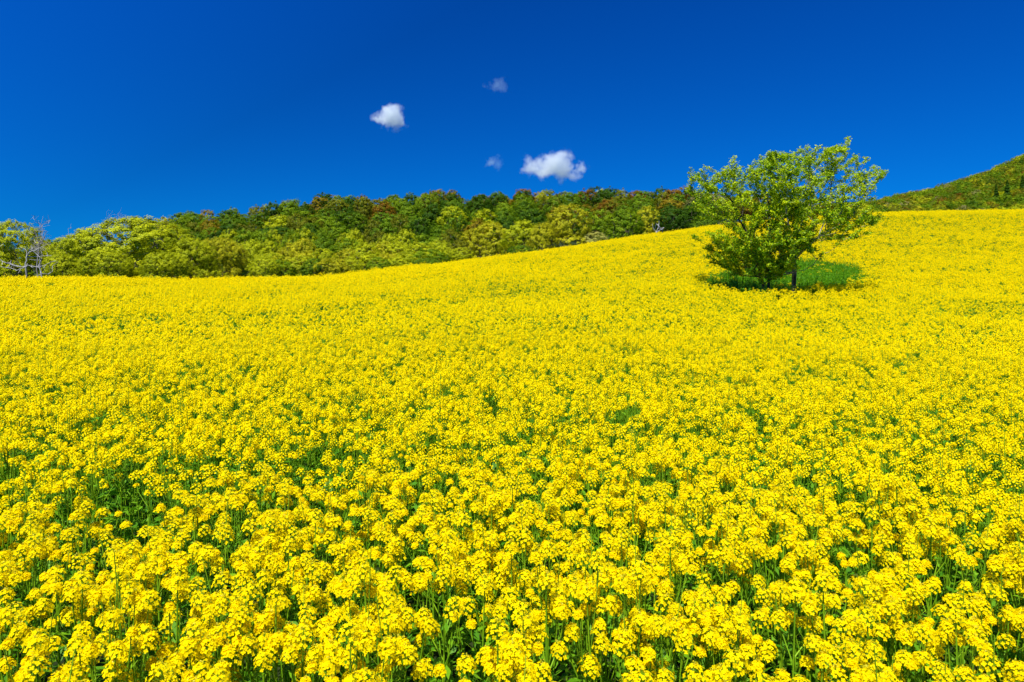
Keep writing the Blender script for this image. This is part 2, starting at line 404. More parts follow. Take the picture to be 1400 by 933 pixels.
def build_weeds():
    n = 52000
    x = PATCH_C[0] + rng.uniform(-7, 7, n); y = PATCH_C[1] + rng.uniform(-9, 9, n)
    r = patch_r(x, y); k = r < 1.13; x, y, r = x[k], y[k], r[k]; n = len(x)
    hgt = (.66 + .30 * vnoise(x, y, 2.2, 31) + .16 * vnoise(x, y, 5.5, 32) + .12 * rng.normal(size=n)) * np.where(rng.uniform(0, 1, n) < .06, 1.5, 1)
    hgt = np.clip(hgt, .12, 1.35); z = ground(x, y) - .02
    b = np.stack([x, y, z], 1); ln = rng.normal(0, .09, (n, 3)); ln[:, 2] = 0
    tip = b + ln + np.stack([0 * x, 0 * x, hgt], 1); mid = (b + tip) / 2 + ln * .1
    th = rng.uniform(0, 6.28, n); w = np.stack([np.cos(th), np.sin(th), 0 * th], 1) * .011
    v = np.stack([b - w * .5, b + w * .5, mid + w, mid - w], 1).reshape(-1, 3); f = np.arange(n * 4).reshape(n, 4)
    v2 = np.stack([mid - w, mid + w, tip + w * .1, tip - w * .1], 1).reshape(-1, 3)
    L = 110000; i = rng.integers(0, n, L); q = rng.uniform(.25, 1, L)[:, None]
    c = b[i] * (1 - q) + tip[i] * q + rng.normal(0, .035, (L, 3))
    nr = unit(rng.normal(0, .6, (L, 3)) + np.array([0, 0, .8])); v3, f3 = leaf_quads(c, nr, rng.uniform(.018, .045, L), .45)
    V, Fc, M, T = merge([(v, f, 0, rng.uniform(0, 1, n)), (v2, f, 0, rng.uniform(.2, 1, n)), (v3, f3, 0, rng.uniform(0, 1, L))])
    o = link('undergrowth', mesh('undergrowth', V, Fc, M_WEED, None, T))
    tag(o, 'lush green weeds filling the clearing at the foot of the two trees', 'weeds', kind='stuff')
build_weeds()

# ------------------------------------------------------------------ trees
def grow(tips, chain, bf=.35, seg=.5, rg=None, sag=0.0):
    """nodes/parents: every tip is joined to the node that is near it and not far from the root along the wood"""
    rg = rg or rng
    nodes = [np.array(c, float) for c in chain[0]]; par = [-1] + list(range(len(nodes) - 1))
    for extra in chain[1:]:
        j = extra[0]
        for c in extra[1:]: nodes.append(np.array(c, float)); par.append(j); j = len(nodes) - 1
    plen = [0.0]
    for i in range(1, len(nodes)): plen.append(plen[par[i]] + np.linalg.norm(nodes[i] - nodes[par[i]]))
    root = nodes[0]
    od = np.argsort([np.linalg.norm(t - root) for t in tips]); ends = []
    cap = len(nodes) + len(tips) * 12
    N = np.zeros((cap + 50, 3)); PL = np.zeros(cap + 50); n = len(nodes); N[:n] = nodes; PL[:n] = plen
    start = np.zeros(cap + 50); start[0:max(1, len(chain[0]) // 3)] = 1e3
    for k in od:
        t = tips[k]; dv = t - N[:n]; d = np.linalg.norm(dv, axis=1)
        pen = np.where(dv[:, 2] < -.1 * d, .6 * d, 0) + start[:n]
        j = int(np.argmin(d + bf * PL[:n] + pen)); L = d[j]; m = max(1, min(11, int(L / seg)))
        p0 = N[j].copy(); bow = rg.normal(0, .05 * L, 3) + np.array([0, 0, -.07 * L + sag]); q = j
        for s in range(1, m + 1):
            a_ = s / m; p = p0 * (1 - a_) + t * a_ + bow * math.sin(math.pi * a_) + (rg.normal(0, .02 * L, 3) if s < m else 0)
            N[n] = p; PL[n] = PL[q] + np.linalg.norm(p - N[q]); par.append(q); q = n; n += 1
        ends.append(q)
    return N[:n].copy(), np.array(par), np.array(ends)

def wood(N, par, r_tip, expo=2.3, sides=5, rmin=None, rmax=None):
    n = len(N); acc = np.zeros(n)
    kids = np.bincount(par[par >= 0], minlength=n); acc[kids == 0] = r_tip ** expo
    for i in range(n - 1, 0, -1): acc[par[i]] += acc[i]
    r = acc ** (1 / expo)
    if rmax: r = r * min(1, rmax / r[0]) if r[0] > rmax else r
    r = np.maximum(r, r_tip)
    i = np.arange(1, n); p = par[i]; r0 = np.minimum(r[p], r[i] * 1.35)
    return tube(N[p], N[i], r0, r[i], sides), r

# --- the two trees in the clearing
OUT = [(956,322),(975,308),(953,290),(946,262),(948,238),(958,232),(978,240),(992,226),(1004,232),(1018,222),(1032,222),(1043,211),(1054,216),(1064,209),(1075,218),
       (1086,207),(1098,205),(1108,198),(1118,212),(1132,206),(1152,193),(1152,203),(1142,212),(1147,222),(1172,217),(1160,232),(1150,240),(1170,244),(1190,229),(1190,236),(1205,240),
       (1186,250),(1174,262),(1172,275),(1186,290),(1198,301),(1172,310),(1160,318),(1157,328),(1138,322),(1122,334),(1108,330),(1104,350),(1084,352),(1070,370),(1054,381),(1028,381),(1010,376),(994,372),
       (976,352),(974,338),(985,330)]
def inside(px, py, poly):
    c = np.zeros(len(px), bool); n = len(poly)
    for i in range(n):
        x0, y0 = poly[i]; x1, y1 = poly[(i + 1) % n]
        k = ((y0 > py) != (y1 > py)) & (px < (x1 - x0) * (py - y0) / (y1 - y0 + 1e-9) + x0); c ^= k
    return c
HOLES = [((1087, 364), 13, 16), ((1132, 313), 30, 4), ((1098, 345), 6, 12), ((1155, 268), 9, 4), ((1092, 355), 5, 8), ((1010, 315), 15, 6), ((1150, 308), 22, 4), ((1112, 338), 12, 6), ((990, 352), 8, 4), ((1030, 372), 9, 5), ((1092, 318), 5, 5), ((1165, 287), 14, 5), ((968, 312), 12, 6), ((1066, 340), 6, 5)]
SPRAYS = [((1110, 318), (1197, 300), 26), ((1125, 306), (1185, 292), 16), ((1100, 330), (1156, 325), 12), ((1140, 300), (1172, 280), 8), ((1125, 245), (1204, 239), 14), ((1130, 225), (1171, 218), 8), ((1120, 215), (1152, 195), 8),
          ((1000, 330), (957, 321), 10), ((1000, 345), (975, 336), 7), ((1010, 360), (978, 350), 8), ((985, 262), (947, 252), 8), ((985, 246), (948, 236), 8), ((1010, 245), (993, 226), 7), ((1095, 340), (1120, 335), 5)]
def lone_tree(Y, cx, lo, hi, n, stems, bark, lm, seed, label):
    rg = np.random.default_rng(seed)
    px = rg.uniform(lo, hi, n * 6); py = rg.uniform(190, 388, n * 6)
    k = inside(px, py, OUT)
    for (hx, hy), a_, b_ in HOLES: k &= ((px - hx) / a_) ** 2 + ((py - hy) / b_) ** 2 > 1
    # fewer tips near the partner tree's side
    k &= (vnoise(px * 1.0, py * 1.6, .16, 71) > -.6) | (rg.uniform(0, 1, len(px)) < .25)
    px, py = px[k][:n], py[k][:n]
    ex = rg.uniform(max(lo, 975), min(hi, 1110), 260); ey = rg.uniform(318, 388, 260); k = inside(ex, ey, OUT)
    for (hx, hy), a_, b_ in HOLES: k &= ((ex - hx) / a_) ** 2 + ((ey - hy) / b_) ** 2 > 1
    ex, ey = ex[k][:n // 6], ey[k][:n // 6]; px, py = np.append(px, ex), np.append(py, ey)
    for (x0_, y0_), (x1_, y1_), nn in SPRAYS:
        if lo <= x1_ <= hi:
            q_ = np.linspace(0, 1, nn); px = np.append(px, x0_ + (x1_ - x0_) * q_ + rg.normal(0, 2, nn)); py = np.append(py, y0_ + (y1_ - y0_) * q_ + rg.normal(0, 2, nn))
    midx = 1072.; half = 125.
    th = np.sqrt(np.clip(1 - ((px - midx) / (half * 1.1)) ** 2, .06, 1)) * np.sqrt(np.clip((380 - py) / 60, .25, 1)) * np.clip((py - 185) / 55, .25, 1)
    dep = rg.uniform(-1, 1, len(px)); dep = np.sign(dep) * np.abs(dep) ** .7 * th * 2.2
    # the outline is laid out at the trees' own distance; each tip keeps its real offset in depth
    X = (px - HX) / F * Y; Z = EYE + (HY - py) / F * Y; T = np.stack([X, Y + dep, Z + dep * .03], 1)
    bx = (cx - HX) / F * Y; b = np.array([bx, Y, gz(bx, Y) - .1])
    chain = stems(b, Y)
    N, par, ends = grow(T, chain, .42, .22, rg)
    (wv, wf), r = wood(N, par, .0055, 2.05, 6)
    org = b
    root = link('broadleaf_tree', None, loc=tuple(org)); root.empty_display_size = .3
    tag(root, label, 'tree')
    link('trunk', mesh('trunk', wv - org, wf, bark, smooth=True), root)
    # leaves: bunches at every tip and along the last twig, drawn out along the twig
    pr_ = par[par[ends]]; dirs = unit(N[ends] - N[pr_])
    m = 64; L = len(ends)
    base = np.repeat(N[ends], m, 0); dd = np.repeat(dirs, m, 0)
    s = rg.uniform(-1.2, .5, (L * m, 1)); c = base + dd * s * .22 + rg.normal(0, 1, (L * m, 3)) * np.array([.058, .058, .034])
    nr = unit(rg.normal(0, .55, (L * m, 3)) + np.array([0, -.15, .85]))
    lv, lf = leaf_quads(c, nr, rg.uniform(.034, .056, L * m), .62, rg)
    link('crown', mesh('crown', lv - org, lf, lm, None, np.clip(rg.normal(.5, .3, L * m), 0, 1)), root)

M_L1 = mat_leaf('young_leaf', (.14, .32, .002), (.60, .68, .003), .42, noise=.5, spec=.2)
def stems_a(b, Y):
    s = Y / F
    top = lambda dx, py, dy=0: np.array([b[0] + dx * s, Y + dy, EYE + (HY - py) * s])
    return [[b, top(-4, 395), top(-9, 370), top(-12, 350), top(-22, 325), top(-38, 300)],
            [0, b + np.array([.12, .1, .3]), top(6, 380, .2), top(5, 355, .3), top(8, 325, .3), top(10, 290, .5)],
            [2, top(-4, 345, -.3), top(-2, 318, -.5), top(6, 280, -.6)]]
def stems_b(b, Y):
    s = Y / F
    top = lambda dx, py, dy=0: np.array([b[0] + dx * s, Y + dy, EYE + (HY - py) * s])
    return [[b, top(-1, 395), top(0, 372), top(-1, 356), top(-4, 335), top(-8, 305), top(-14, 270)],
            [3, top(5, 340, .1), top(9, 318, .2), top(20, 290, .4), top(38, 262, .5)],
            [3, top(7, 345, -.2), top(26, 325, -.5), top(48, 312, -.6)]]
lone_tree(26.2, 1048, 944, 1092, 470, stems_a, M_BARK_DARK, M_L1, 3, 'broadleaf tree with dark twin stems and low branches, left of the pair in the clearing')
lone_tree(25.7, 1086, 1036, 1207, 470, stems_b, M_BARK_PALE, M_L1, 4, 'broadleaf tree with pale grey forked trunk, right of the pair in the clearing')

# --- tree prototypes for the woods
def crown_proto(seed, n_tips, leaves, leaf, shape, H, W, wood_sides=4, r_tip=.02, clump=.55, bf=.3, out=.8, n_clump=200, jit=.36):
    """a tree of height H and crown width W with its base at the origin -> (wood mesh arrays, crown arrays)"""
    rg = np.random.default_rng(seed)
    nl = {'dome': 7, 'round': 5, 'tall': 6, 'flat': 8}[shape]
    # the crown is a union of uneven lobes
    lob = []
    z0 = .08
    for k in range(nl):
        t = k * 2.4 + rg.uniform(-.5, .5); rr = (0 if k == 0 else rg.uniform(.16, .27)) * W
        zc = H * ({'dome': .52, 'round': .55, 'tall': .60, 'flat': .78}[shape] - (0 if k == 0 else rg.uniform(-.06, .22)))
        lob.append((np.array([rr * math.cos(t), rr * math.sin(t), zc]), W * (.38 if k == 0 else rg.uniform(.17, .25)), H * (.42 if k == 0 else rg.uniform(.17, .25))))
    for k in range(4):
        t = k * 1.57 + rg.uniform(-.5, .5); rr = W * rg.uniform(.18, .25)
        if shape != 'flat': lob.append((np.array([rr * math.cos(t), rr * math.sin(t), H * rg.uniform(.16, .3)]), W * rg.uniform(.2, .28), H * rg.uniform(.16, .24)))
    nl = len(lob); tips = []; nrm = []
    while len(tips) < n_tips:
        c, ra, rb = lob[rg.integers(nl)]; d = unit(rg.normal(size=3)); 
        if d[2] < -.35 and rg.uniform() < .7: continue
        p = c + d * np.array([ra, ra, rb]) * rg.uniform(.55, 1) ** .5
        if p[2] < H * z0 * .5 or p[2] > H: continue
        # keep mostly the outer skin of the union
        ins = sum(np.sum(((p - cc) / np.array([a_, a_, b_])) ** 2) < .55 for cc, a_, b_ in lob)
        if ins and rg.uniform() < .8: continue
        tips.append(p); nrm.append(d)
    tips = np.array(tips)
    tr = [[0, 0, -1.0], [0, 0, H * .12], [rg.normal(0, .02) * H, rg.normal(0, .02) * H, H * .28], [rg.normal(0, .03) * H, rg.normal(0, .03) * H, H * .45]]
    N, par, ends = grow(tips, [[np.array(x) for x in tr]], bf, H * .08, rg)
    (wv, wf), r = wood(N, par, r_tip, 2.3, wood_sides, rmax=H * .035)
    cen = np.array([0, 0, H * .45])
    # leaf clumps: small rounded tufts over the uneven surface of the crown, lit or shaded by their own shape
    nc = n_clump; C0 = []; D0 = []; tries = 0
    while len(C0) < nc and tries < nc * 60:
        tries += 1
        k_ = rg.integers(nl + 3); k_ = 0 if k_ >= nl else k_
        c_, ra, rb_ = lob[k_]; d = unit(rg.normal(size=3)); p = c_ + d * np.array([ra, ra, rb_]) * rg.uniform(.84, 1.02)
        if p[2] < H * .03: continue
        if any(np.sum(((p - cc) / np.array([a_, a_, b_])) ** 2) < .62 for cc, a_, b_ in lob): continue
        C0.append(p); D0.append(unit(d / np.array([ra, ra, rb_])))
    C0 = np.array(C0); D0 = np.array(D0); E = len(C0)
    m = max(1, leaves // E)
    rc = np.repeat(clump * rg.uniform(.5, 1.3, (E, 1)), m, 0); d = unit(rg.normal(size=(E * m, 3)) + np.repeat(D0, m, 0) * .5)
    c = np.repeat(C0, m, 0) + d * rc * rg.uniform(.35, 1.05, (E * m, 1))
    nr = unit(d * .55 * out + np.repeat(D0, m, 0) * 1.0 + rg.normal(0, jit, (E * m, 3)) + np.array([0, 0, .15]))
    lv, lf = leaf_quads(c, nr, leaf * rg.uniform(.7, 1.3, E * m), .75, rg)
    zt = np.percentile(lv[:, 2], 99.3); wt = np.percentile(np.hypot(lv[:, 0], lv[:, 1]), 95) * 2
    S = np.array([W / wt, W / wt, H / zt]); lv = lv * S; wv = wv * S
    tone = np.clip(np.repeat(rg.normal(.5, .2, E), m) + rg.normal(0, .18, E * m), 0, 1)
    return (wv, wf), (lv, lf, tone)

LEAF_COL = {
    'yellow green': ((.28, .34, .004), (.58, .60, .006)),
    'golden green': ((.31, .32, .006), (.60, .56, .010)),
    'mid green': ((.055, .14, .002), (.20, .31, .004)),
    'fresh green': ((.10, .20, .002), (.29, .39, .004)),
    'dark green': ((.022, .07, .001), (.075, .16, .002)),
    'olive': ((.10, .12, .003), (.26, .27, .006)),
    'rust red': ((.14, .065, .003), (.31, .17, .006)),
    'orange brown': ((.16, .12, .003), (.37, .27, .006)),
    'pale grey': ((.22, .19, .05), (.40, .36, .11)),
    'pale cream': ((.38, .38, .06), (.62, .60, .14)),
}
LM = {k: mat_leaf('leaf_' + k.replace(' ', '_'), a_, b_, .38, noise=.25, spec=.10) for k, (a_, b_) in LEAF_COL.items()}

def proto_mesh(tag_, *a_, **k_):
    (wv, wf), (lv, lf, t) = crown_proto(*a_, **k_)
    return (mesh('trunk', wv, wf, M_BARK), mesh('crown', lv, lf, LM['mid green'], None, t))
P_NEAR = [proto_mesh('n', 50 + s, 260, 60000, .085, sh, 10, 12, 5, .018, .42, .22, .8, n_clump=900) for s, sh in enumerate(('dome', 'dome', 'round'))]
P_MID = [proto_mesh('m', 60 + s, 110, 18000, .12, sh, 10, 10, 4, .03, .48, .25, .9, n_clump=420, jit=.28) for s, sh in enumerate(('dome', 'round', 'dome', 'tall', 'round'))]
P_HILL = [proto_mesh('h', 80 + s, 30, 6500, .16, sh, 10, 8, 3, .05, .60, .3, 1.0, n_clump=190) for s, sh in enumerate(('dome', 'round', 'round', 'tall', 'dome', 'round'))]

TREES = []
def tree(proto, px, Y, top_py=None, width_px=None, colour='mid green', H=None, W=None, base=(10., 12.), rot=None, name='broadleaf_tree', rg=rng):
    x = (px - HX) / F * Y; z = gz(x, Y)
    if H is None: H = EYE + (HY - top_py) / F * Y - z
    if W is None: W = width_px / F * Y
    root = link(name, None, loc=(x, Y, z), rot=rg.uniform(0, 6.28) if rot is None else rot, scale=(W / base[1], W / base[1], H / base[0]))
    root.empty_display_size = 1
    link('trunk', proto[0], root)
    c = link('crown', proto[1], root); c.material_slots[0].link = 'OBJECT'; c.material_slots[0].material = LM[colour]
    return root

ORD = 'first second third fourth fifth sixth seventh eighth ninth tenth eleventh twelfth thirteenth fourteenth fifteenth sixteenth seventeenth eighteenth nineteenth twentieth'.split()
def ordinal(i, n):
    if n == 1: return 'the only one'
    if i == 0: return 'leftmost'
    if i == n - 1: return 'rightmost'
    if i < 20: return ORD[i] + ' from the left'
    j = n - 1 - i
    return (ORD[j] + ' from the right') if j < 20 else ('twenty-' + ORD[i - 20] + ' from the left')

# --- near wood on the left and along the far side of the field: (px, Y, top_py, width_px, colour, proto, label)
front = [
 (18, 84, 305, 95, 'yellow green', P_NEAR[1], 'yellow green tree with layered crown rising behind the white dead trees at the left edge'),
 (-28, 88, 318, 90, 'mid green', P_NEAR[2], 'mid green tree cut by the left edge of the photo'),
 (64, 90, 329, 62, 'fresh green', P_NEAR[2], 'low fresh green tree between the dead trees and the domed tree'),
 (112, 82, 322, 95, 'yellow green', P_NEAR[0], 'yellow green tree leaning on the left flank of the big domed tree'),
 (190, 80, 301, 165, 'yellow green', P_NEAR[0], 'biggest tree at the left, a broad yellow green dome of fine branches'),
 (262, 78, 328, 78, 'yellow green', P_NEAR[1], 'yellow green tree at the right flank of the big domed tree'),
 (300, 88, 327, 70, 'golden green', P_NEAR[2], 'golden green tree next right after the big domed tree and its flank tree'),
 (146, 70, 343, 70, 'yellow green', P_NEAR[2], 'low yellow green tree in front of the big domed tree, left side'),
 (224, 72, 346, 66, 'yellow green', P_NEAR[2], 'low yellow green tree in front of the big domed tree, right side'),
 (86, 72, 348, 56, 'yellow green', P_NEAR[1], 'small yellow green tree just right of the white dead trees'),
 (672, 118, 305, 66, 'golden green', P_MID[0], 'broad golden green tree left of the tall pointed golden one'),
 (716, 112, 303, 62, 'yellow green', P_MID[1], 'yellow green tree touching the left side of the tall golden tree'),
 (778, 108, 281, 74, 'golden green', P_MID[3], 'tallest golden green tree above the middle of the sloping crest'),
 (742, 104, 306, 44, 'golden green', P_MID[0], 'low golden tree in front of the tallest golden tree'),
 (814, 106, 318, 40, 'pale cream', P_MID[1], 'pale cream flowering bush shaped tree below the golden trees'),
 (852, 112, 288, 66, 'fresh green', P_MID[2], 'round fresh green tree right of the tallest golden tree'),
 (886, 122, 283, 46, 'golden green', P_MID[3], 'pale golden topped tree squeezed between green and dark green trees'),
 (919, 116, 286, 54, 'dark green', P_MID[1], 'single dark green round tree at the right end of the near wood'),
 (712, 92, 336, 46, 'mid green', P_MID[4], 'low dark green bushy tree at the crest below the golden trees'),
 (962, 140, 296, 44, 'mid green', P_MID[4], 'mid green tree half hidden behind the left side of the clearing pair'),
 (942, 128, 306, 34, 'mid green', P_MID[2], 'low mid green tree right of the single dark green tree'),
 (1176, 150, 279, 46, 'yellow green', P_MID[0], 'yellow green tree showing right of the clearing pair above the crest'),
 (1140, 150, 278, 40, 'fresh green', P_MID[2], 'fresh green tree hidden behind the right crown of the clearing pair'),
]
for px, Y, tp, w, col, pr_, lab in front:
    t = tree(pr_, px, Y, tp, w, col, base=(10., 12.) if pr_ in P_NEAR else (10., 10.)); tag(t, lab, 'tree', 'trees of the near wood')

# middle belt of yellow green trees from the domed tree to the golden trees
belt = []
rb = np.random.default_rng(77)
rows = [(150, 318, 30, 17, 300, 680), (132, 330, 34, 14, 310, 660), (116, 343, 36, 13, 300, 650), (104, 354, 34, 11, 320, 600)]
for ri, (Y, tp, w, cnt, a_, b_) in enumerate(rows):
    for k in range(cnt):
        px = a_ + (b_ - a_) * (k + .5) / cnt + rb.uniform(-7, 7); YY = Y + rb.uniform(-6, 6)
        edge = np.interp(px, PXG, crest_py)
        top = tp + rb.uniform(-4, 5) - (px > 560) * (px - 560) * .04
        if top > edge - 5: continue
        col = rb.choice(['yellow green', 'golden green', 'fresh green', 'olive', 'pale cream', 'mid green', 'orange brown'], p=[.52, .22, .14, .06, .02, .04, .00])
        belt.append((px, YY, top, w * rb.uniform(1.15, 1.7), col, P_MID[rb.integers(5)], ri))
belt_objs = []
for px, Y, tp, w, col, pr_, ri in belt:
    belt_objs.append((px, col, ri, tree(pr_, px, Y, tp, w, col, base=(10., 10.), rg=rb)))
RN = ['topmost row', 'second row down', 'third row down', 'lowest row']
def among(i, n, what): return ('only one' if n == 1 else ordinal(i, n)) + ' of the ' + what
for col in LEAF_COL:
    for ri in range(4):
        s = sorted([b for b in belt_objs if b[1] == col and b[2] == ri], key=lambda b: b[0])
        for i, b in enumerate(s):
            tag(b[3], among(i, len(s), f'{col} trees of the field-edge belt, {RN[ri]}'), 'tree', 'trees of the belt behind the field')

# hill trees
rh = np.random.default_rng(99); hill = []
for r_i, Y0 in enumerate(np.linspace(MAIN_Y - 2, 205, 10)):
    u0, u1 = (196 - HX) / F, (1110 - HX) / F
    n = int((u1 - u0) * Y0 / 8.6)
    for k in range(n + 1):
        u = u0 + (u1 - u0) * (k + (.5 if r_i % 2 else 0) + rh.uniform(-.3, .3)) / n
        px = HX + F * u; Y = Y0 + rh.uniform(-3, 3)
        x = u * Y; z = gz(x, Y); Ht = rh.uniform(8.0, 12.0) * (1.15 if rh.uniform() < .1 else 1)
        top_py = HY - (z + Ht - EYE) / Y * F
        # what stands in front: crest, belt and near wood
        cover = np.interp(px, [180, 285, 300, 560, 650, 690, 740, 775, 810, 850, 890, 940, 960, 1080], [303, 330, 328, 324, 312, 306, 302, 287, 304, 294, 290, 296, 304, 300])
        if top_py > cover + 1 or (px > 970 and r_i > 3): continue
        hill.append([px, Y, x, z, Ht, r_i])
print('hill trees', len(hill), 'belt', len(belt_objs))
hill_objs = []
for px, Y, x, z, Ht, r_i in hill:
    reddish = sstep((px - 480) / 300) * (r_i < 4)
    left = px < 400
    p = np.array([.06, .02, .34, .12, .22, .20, .03 + .15 * reddish, .06 + .22 * reddish, .02]); p /= p.sum()
    col = rh.choice(['yellow green', 'golden green', 'mid green', 'fresh green', 'dark green', 'olive', 'rust red', 'orange brown', 'pale grey'], p=p)
    W = rh.uniform(7.5, 11.0)
    root = tree(P_HILL[rh.integers(6)], px, Y, H=Ht, W=W, colour=col, base=(10., 8.), rg=rh)
    band = 0 if r_i == 0 else 1 if r_i <= 2 else 2
    hill_objs.append((px, col, band, root))
BN = ['on the hill skyline', 'just under the hill skyline', 'low on the hillside']
for col in LEAF_COL:
    for bd in range(3):
        s = sorted([b for b in hill_objs if b[1] == col and b[2] == bd], key=lambda b: b[0])
        for i, b in enumerate(s):
            tag(b[3], among(i, len(s), f'{col} trees {BN[bd]}'), 'tree', 'trees on the wooded hill')

# far hill on the right: a wood that reads as one mass, with a few dark conifers one can tell apart
def build_woods():
    rg = np.random.default_rng(5); cols = ['yellow green', 'golden green', 'mid green', 'fresh green', 'dark green', 'olive', 'rust red', 'orange brown', 'pale grey']
    P = np.array([.08, .04, .26, .24, .06, .22, .02, .06, .02])
    prot = [crown_proto(300 + s, 14, 1800, .22, sh, 9, 8, 3, .06, .6, .3, .8, n_clump=150, jit=.24) for s, sh in enumerate(('dome', 'round', 'tall'))]
    V, Fc, M, T, off = [], [], [], [], 0; cnt = 0
    for Y in np.arange(400, FAR_Y + 14, 9.5):
        for X in np.arange(.40 * Y, .84 * Y, 10.5):
            x = X + rg.uniform(-3, 3); y = Y + rg.uniform(-3, 3); z = gz(x, y); px = HX + F * x / y
            H = rg.uniform(8, 12)
            if (z + H - EYE) / y < np.interp(px, PXG, ELEV) - .002: continue
            (_, _), (lv, lf, t) = prot[rg.integers(3)]; ci = rg.choice(9, p=P / P.sum()); th = rg.uniform(0, 6.28); c, s = math.cos(th), math.sin(th); w = rg.uniform(1.25, 1.8)
            v = np.stack([(lv[:, 0] * c - lv[:, 1] * s) * w + x, (lv[:, 0] * s + lv[:, 1] * c) * w + y, lv[:, 2] * H / 9 + z], 1)
            V.append(v); Fc.append(lf + off); off += len(v); M.append(np.full(len(lf), ci)); T.append(t); cnt += 1
    print('far wood crowns', cnt)
    o = link('woods', mesh('woods', np.concatenate(V), np.concatenate(Fc), [LM[c] for c in cols], np.concatenate(M), np.concatenate(T)))
    tag(o, 'distant spring wood covering the steep hill behind the right end of the field', 'woods', kind='stuff')
build_woods()

def conifer_mesh():
    rg = np.random.default_rng(8); H = 10.; V = []
    n = 1400; z = rg.uniform(.08, 1, n) ** .8; th = rg.uniform(0, 6.28, n); rr = (1 - z) * 2.1 * rg.uniform(.2, 1, n) ** .5 * (1 + .25 * np.sin(z * 55)) + .05
    c = np.stack([rr * np.cos(th), rr * np.sin(th), z * H - rr * .25], 1); nr = unit(np.stack([np.cos(th), np.sin(th), .8 + 0 * th], 1) + rg.normal(0, .4, (n, 3)))
    v, f = leaf_quads(c, nr, rg.uniform(.2, .4, n), .5, rg)
    tv, tf = tube(np.array([[0, 0, -1.], [0, 0, 5.]]), np.array([[0, 0, 5.], [0, 0, 9.9]]), np.array([.2, .13]), np.array([.13, .02]), 6)
    return mesh('trunk', tv, tf, M_BARK), mesh('crown', v, f, LM['dark green'], None, rg.uniform(0, 1, n))
CON = conifer_mesh()
con = [(1206, 820, 9, 281, 'smallest dark conifer standing at the low left end of the far skyline'), (1259, 842, 10, 0, 'dark conifer on the lower skyline of the far right hill'),
       (1333, 848, 12, 0, 'dark conifer on the middle of the far right skyline'), (1383, 850, 12, 0, 'dark conifer highest on the far right skyline'),
       (1362, 560, 17, 0, 'dark conifer beside the taller one just above the crest at the right edge'), (1377, 550, 20, 0, 'tallest dark conifer just above the crest at the right edge'),
       (1398, 560, 18, 0, 'dark conifer cut by the right edge just above the crest'), (1322, 700, 11, 0, 'lone dark conifer in the middle of the far right slope')]
for px, Y, H, _, lab in con:
    x = (px - HX) / F * Y; z = gz(x, Y)
    el = np.interp(px, PXG, ELEV)
    z = max(z, gz(x, Y))
    r_ = link('conifer_tree', None, loc=(x, Y, z), rot=rng.uniform(0, 6), scale=(H / 10 * 1.1, H / 10 * 1.1, H / 10)); tag(r_, lab, 'conifer', 'conifers on the far hill')
    link('trunk', CON[0], r_); link('crown', CON[1], r_)

# --- dead and bare trees
def bare(name, lines, Y, r, label, mat=M_DEAD, twigs=0, seed=1, group=None):
    """lines: list of (start index or None, [(px, py, dy), ...]) in photograph pixels at distance Y -> real branches"""
    rg = np.random.default_rng(seed); nodes, par = [], []
    for st, pts in lines:
        j = -1 if st is None else st
        for k, (px, py, dy) in enumerate(pts):
            nodes.append(at(px, py, Y) + np.array([0, dy, 0])); par.append(j); j = len(nodes) - 1
    nodes[0][2] = gz(nodes[0][0], nodes[0][1]) - .2
    N = np.array(nodes); par = np.array(par)
    # subdivide with a little crookedness
    NN = [N[0]]; PP = [-1]; mp = {0: 0}
    for i in range(1, len(N)):
        p = N[par[i]]; q = N[i]; L = np.linalg.norm(q - p); j = mp[par[i]]; m = 3
        for s in range(1, m + 1):
            a_ = s / m; NN.append(p * (1 - a_) + q * a_ + (rg.normal(0, .035 * L, 3) if s < m else 0)); PP.append(j); j = len(NN) - 1
        mp[i] = j
    kids = np.bincount([x for x in PP if x >= 0], minlength=len(NN))
    for k in range(twigs):
        i = int(rg.integers(len(NN) // 4, len(NN))); L = rg.uniform(.3, 1.0); d = unit(rg.normal(0, 1, 3) + np.array([0, 0, .5]))
        NN.append(NN[i] + d * L); PP.append(i)
    (v, f), _ = wood(np.array(NN), np.array(PP), r, 2.4, 6)
    o_ = NN[0]; root = link(name, None, loc=tuple(o_)); tag(root, label, 'dead tree', group); link('trunk', mesh('trunk', v - o_, f, mat, smooth=True), root)
bare('dead_tree', [(None, [(35, 378, 0), (35, 365, 0), (36, 352, 0), (35, 344, .2), (31, 340, .3), (24, 338, .4)]),
                   (1, [(28, 365, -.4), (16, 360, -.8), (7, 353, -1), (2, 347, -1.2)]), (8, [(6, 342, -1), (8, 336, -1)]),
                   (2, [(44, 351, .3), (54, 350, .5), (60, 349, .6)]), (1, [(44, 363, -.5), (52, 366, -.7)]),
                   (2, [(40, 345, 0), (50, 340, .2), (57, 336, .3), (63, 332, .4)]), (1, [(22, 364, .5), (10, 362, .8), (0, 358, 1)]),
                   (1, [(18, 370, .5), (4, 366, .6), (-6, 364, .6)])],
     68, .020, 'white barkless dead tree with long crooked side branches at the left edge', twigs=26, seed=5)
bare('dead_tree', [(None, [(60, 378, 0), (56, 374, 0), (54, 366, 0), (54, 356, 0), (55, 350, 0)]),
                   (2, [(60, 362, .3), (66, 358, .4), (72, 357, .5)]), (3, [(50, 356, -.3), (44, 355, -.4)]), (1, [(62, 375, .4), (66, 371, .6)]), (2, [(48, 365, .4), (40, 364, .5)])],
     66, .022, 'shorter white dead snag with curved stem right of the taller dead tree', twigs=12, seed=6)
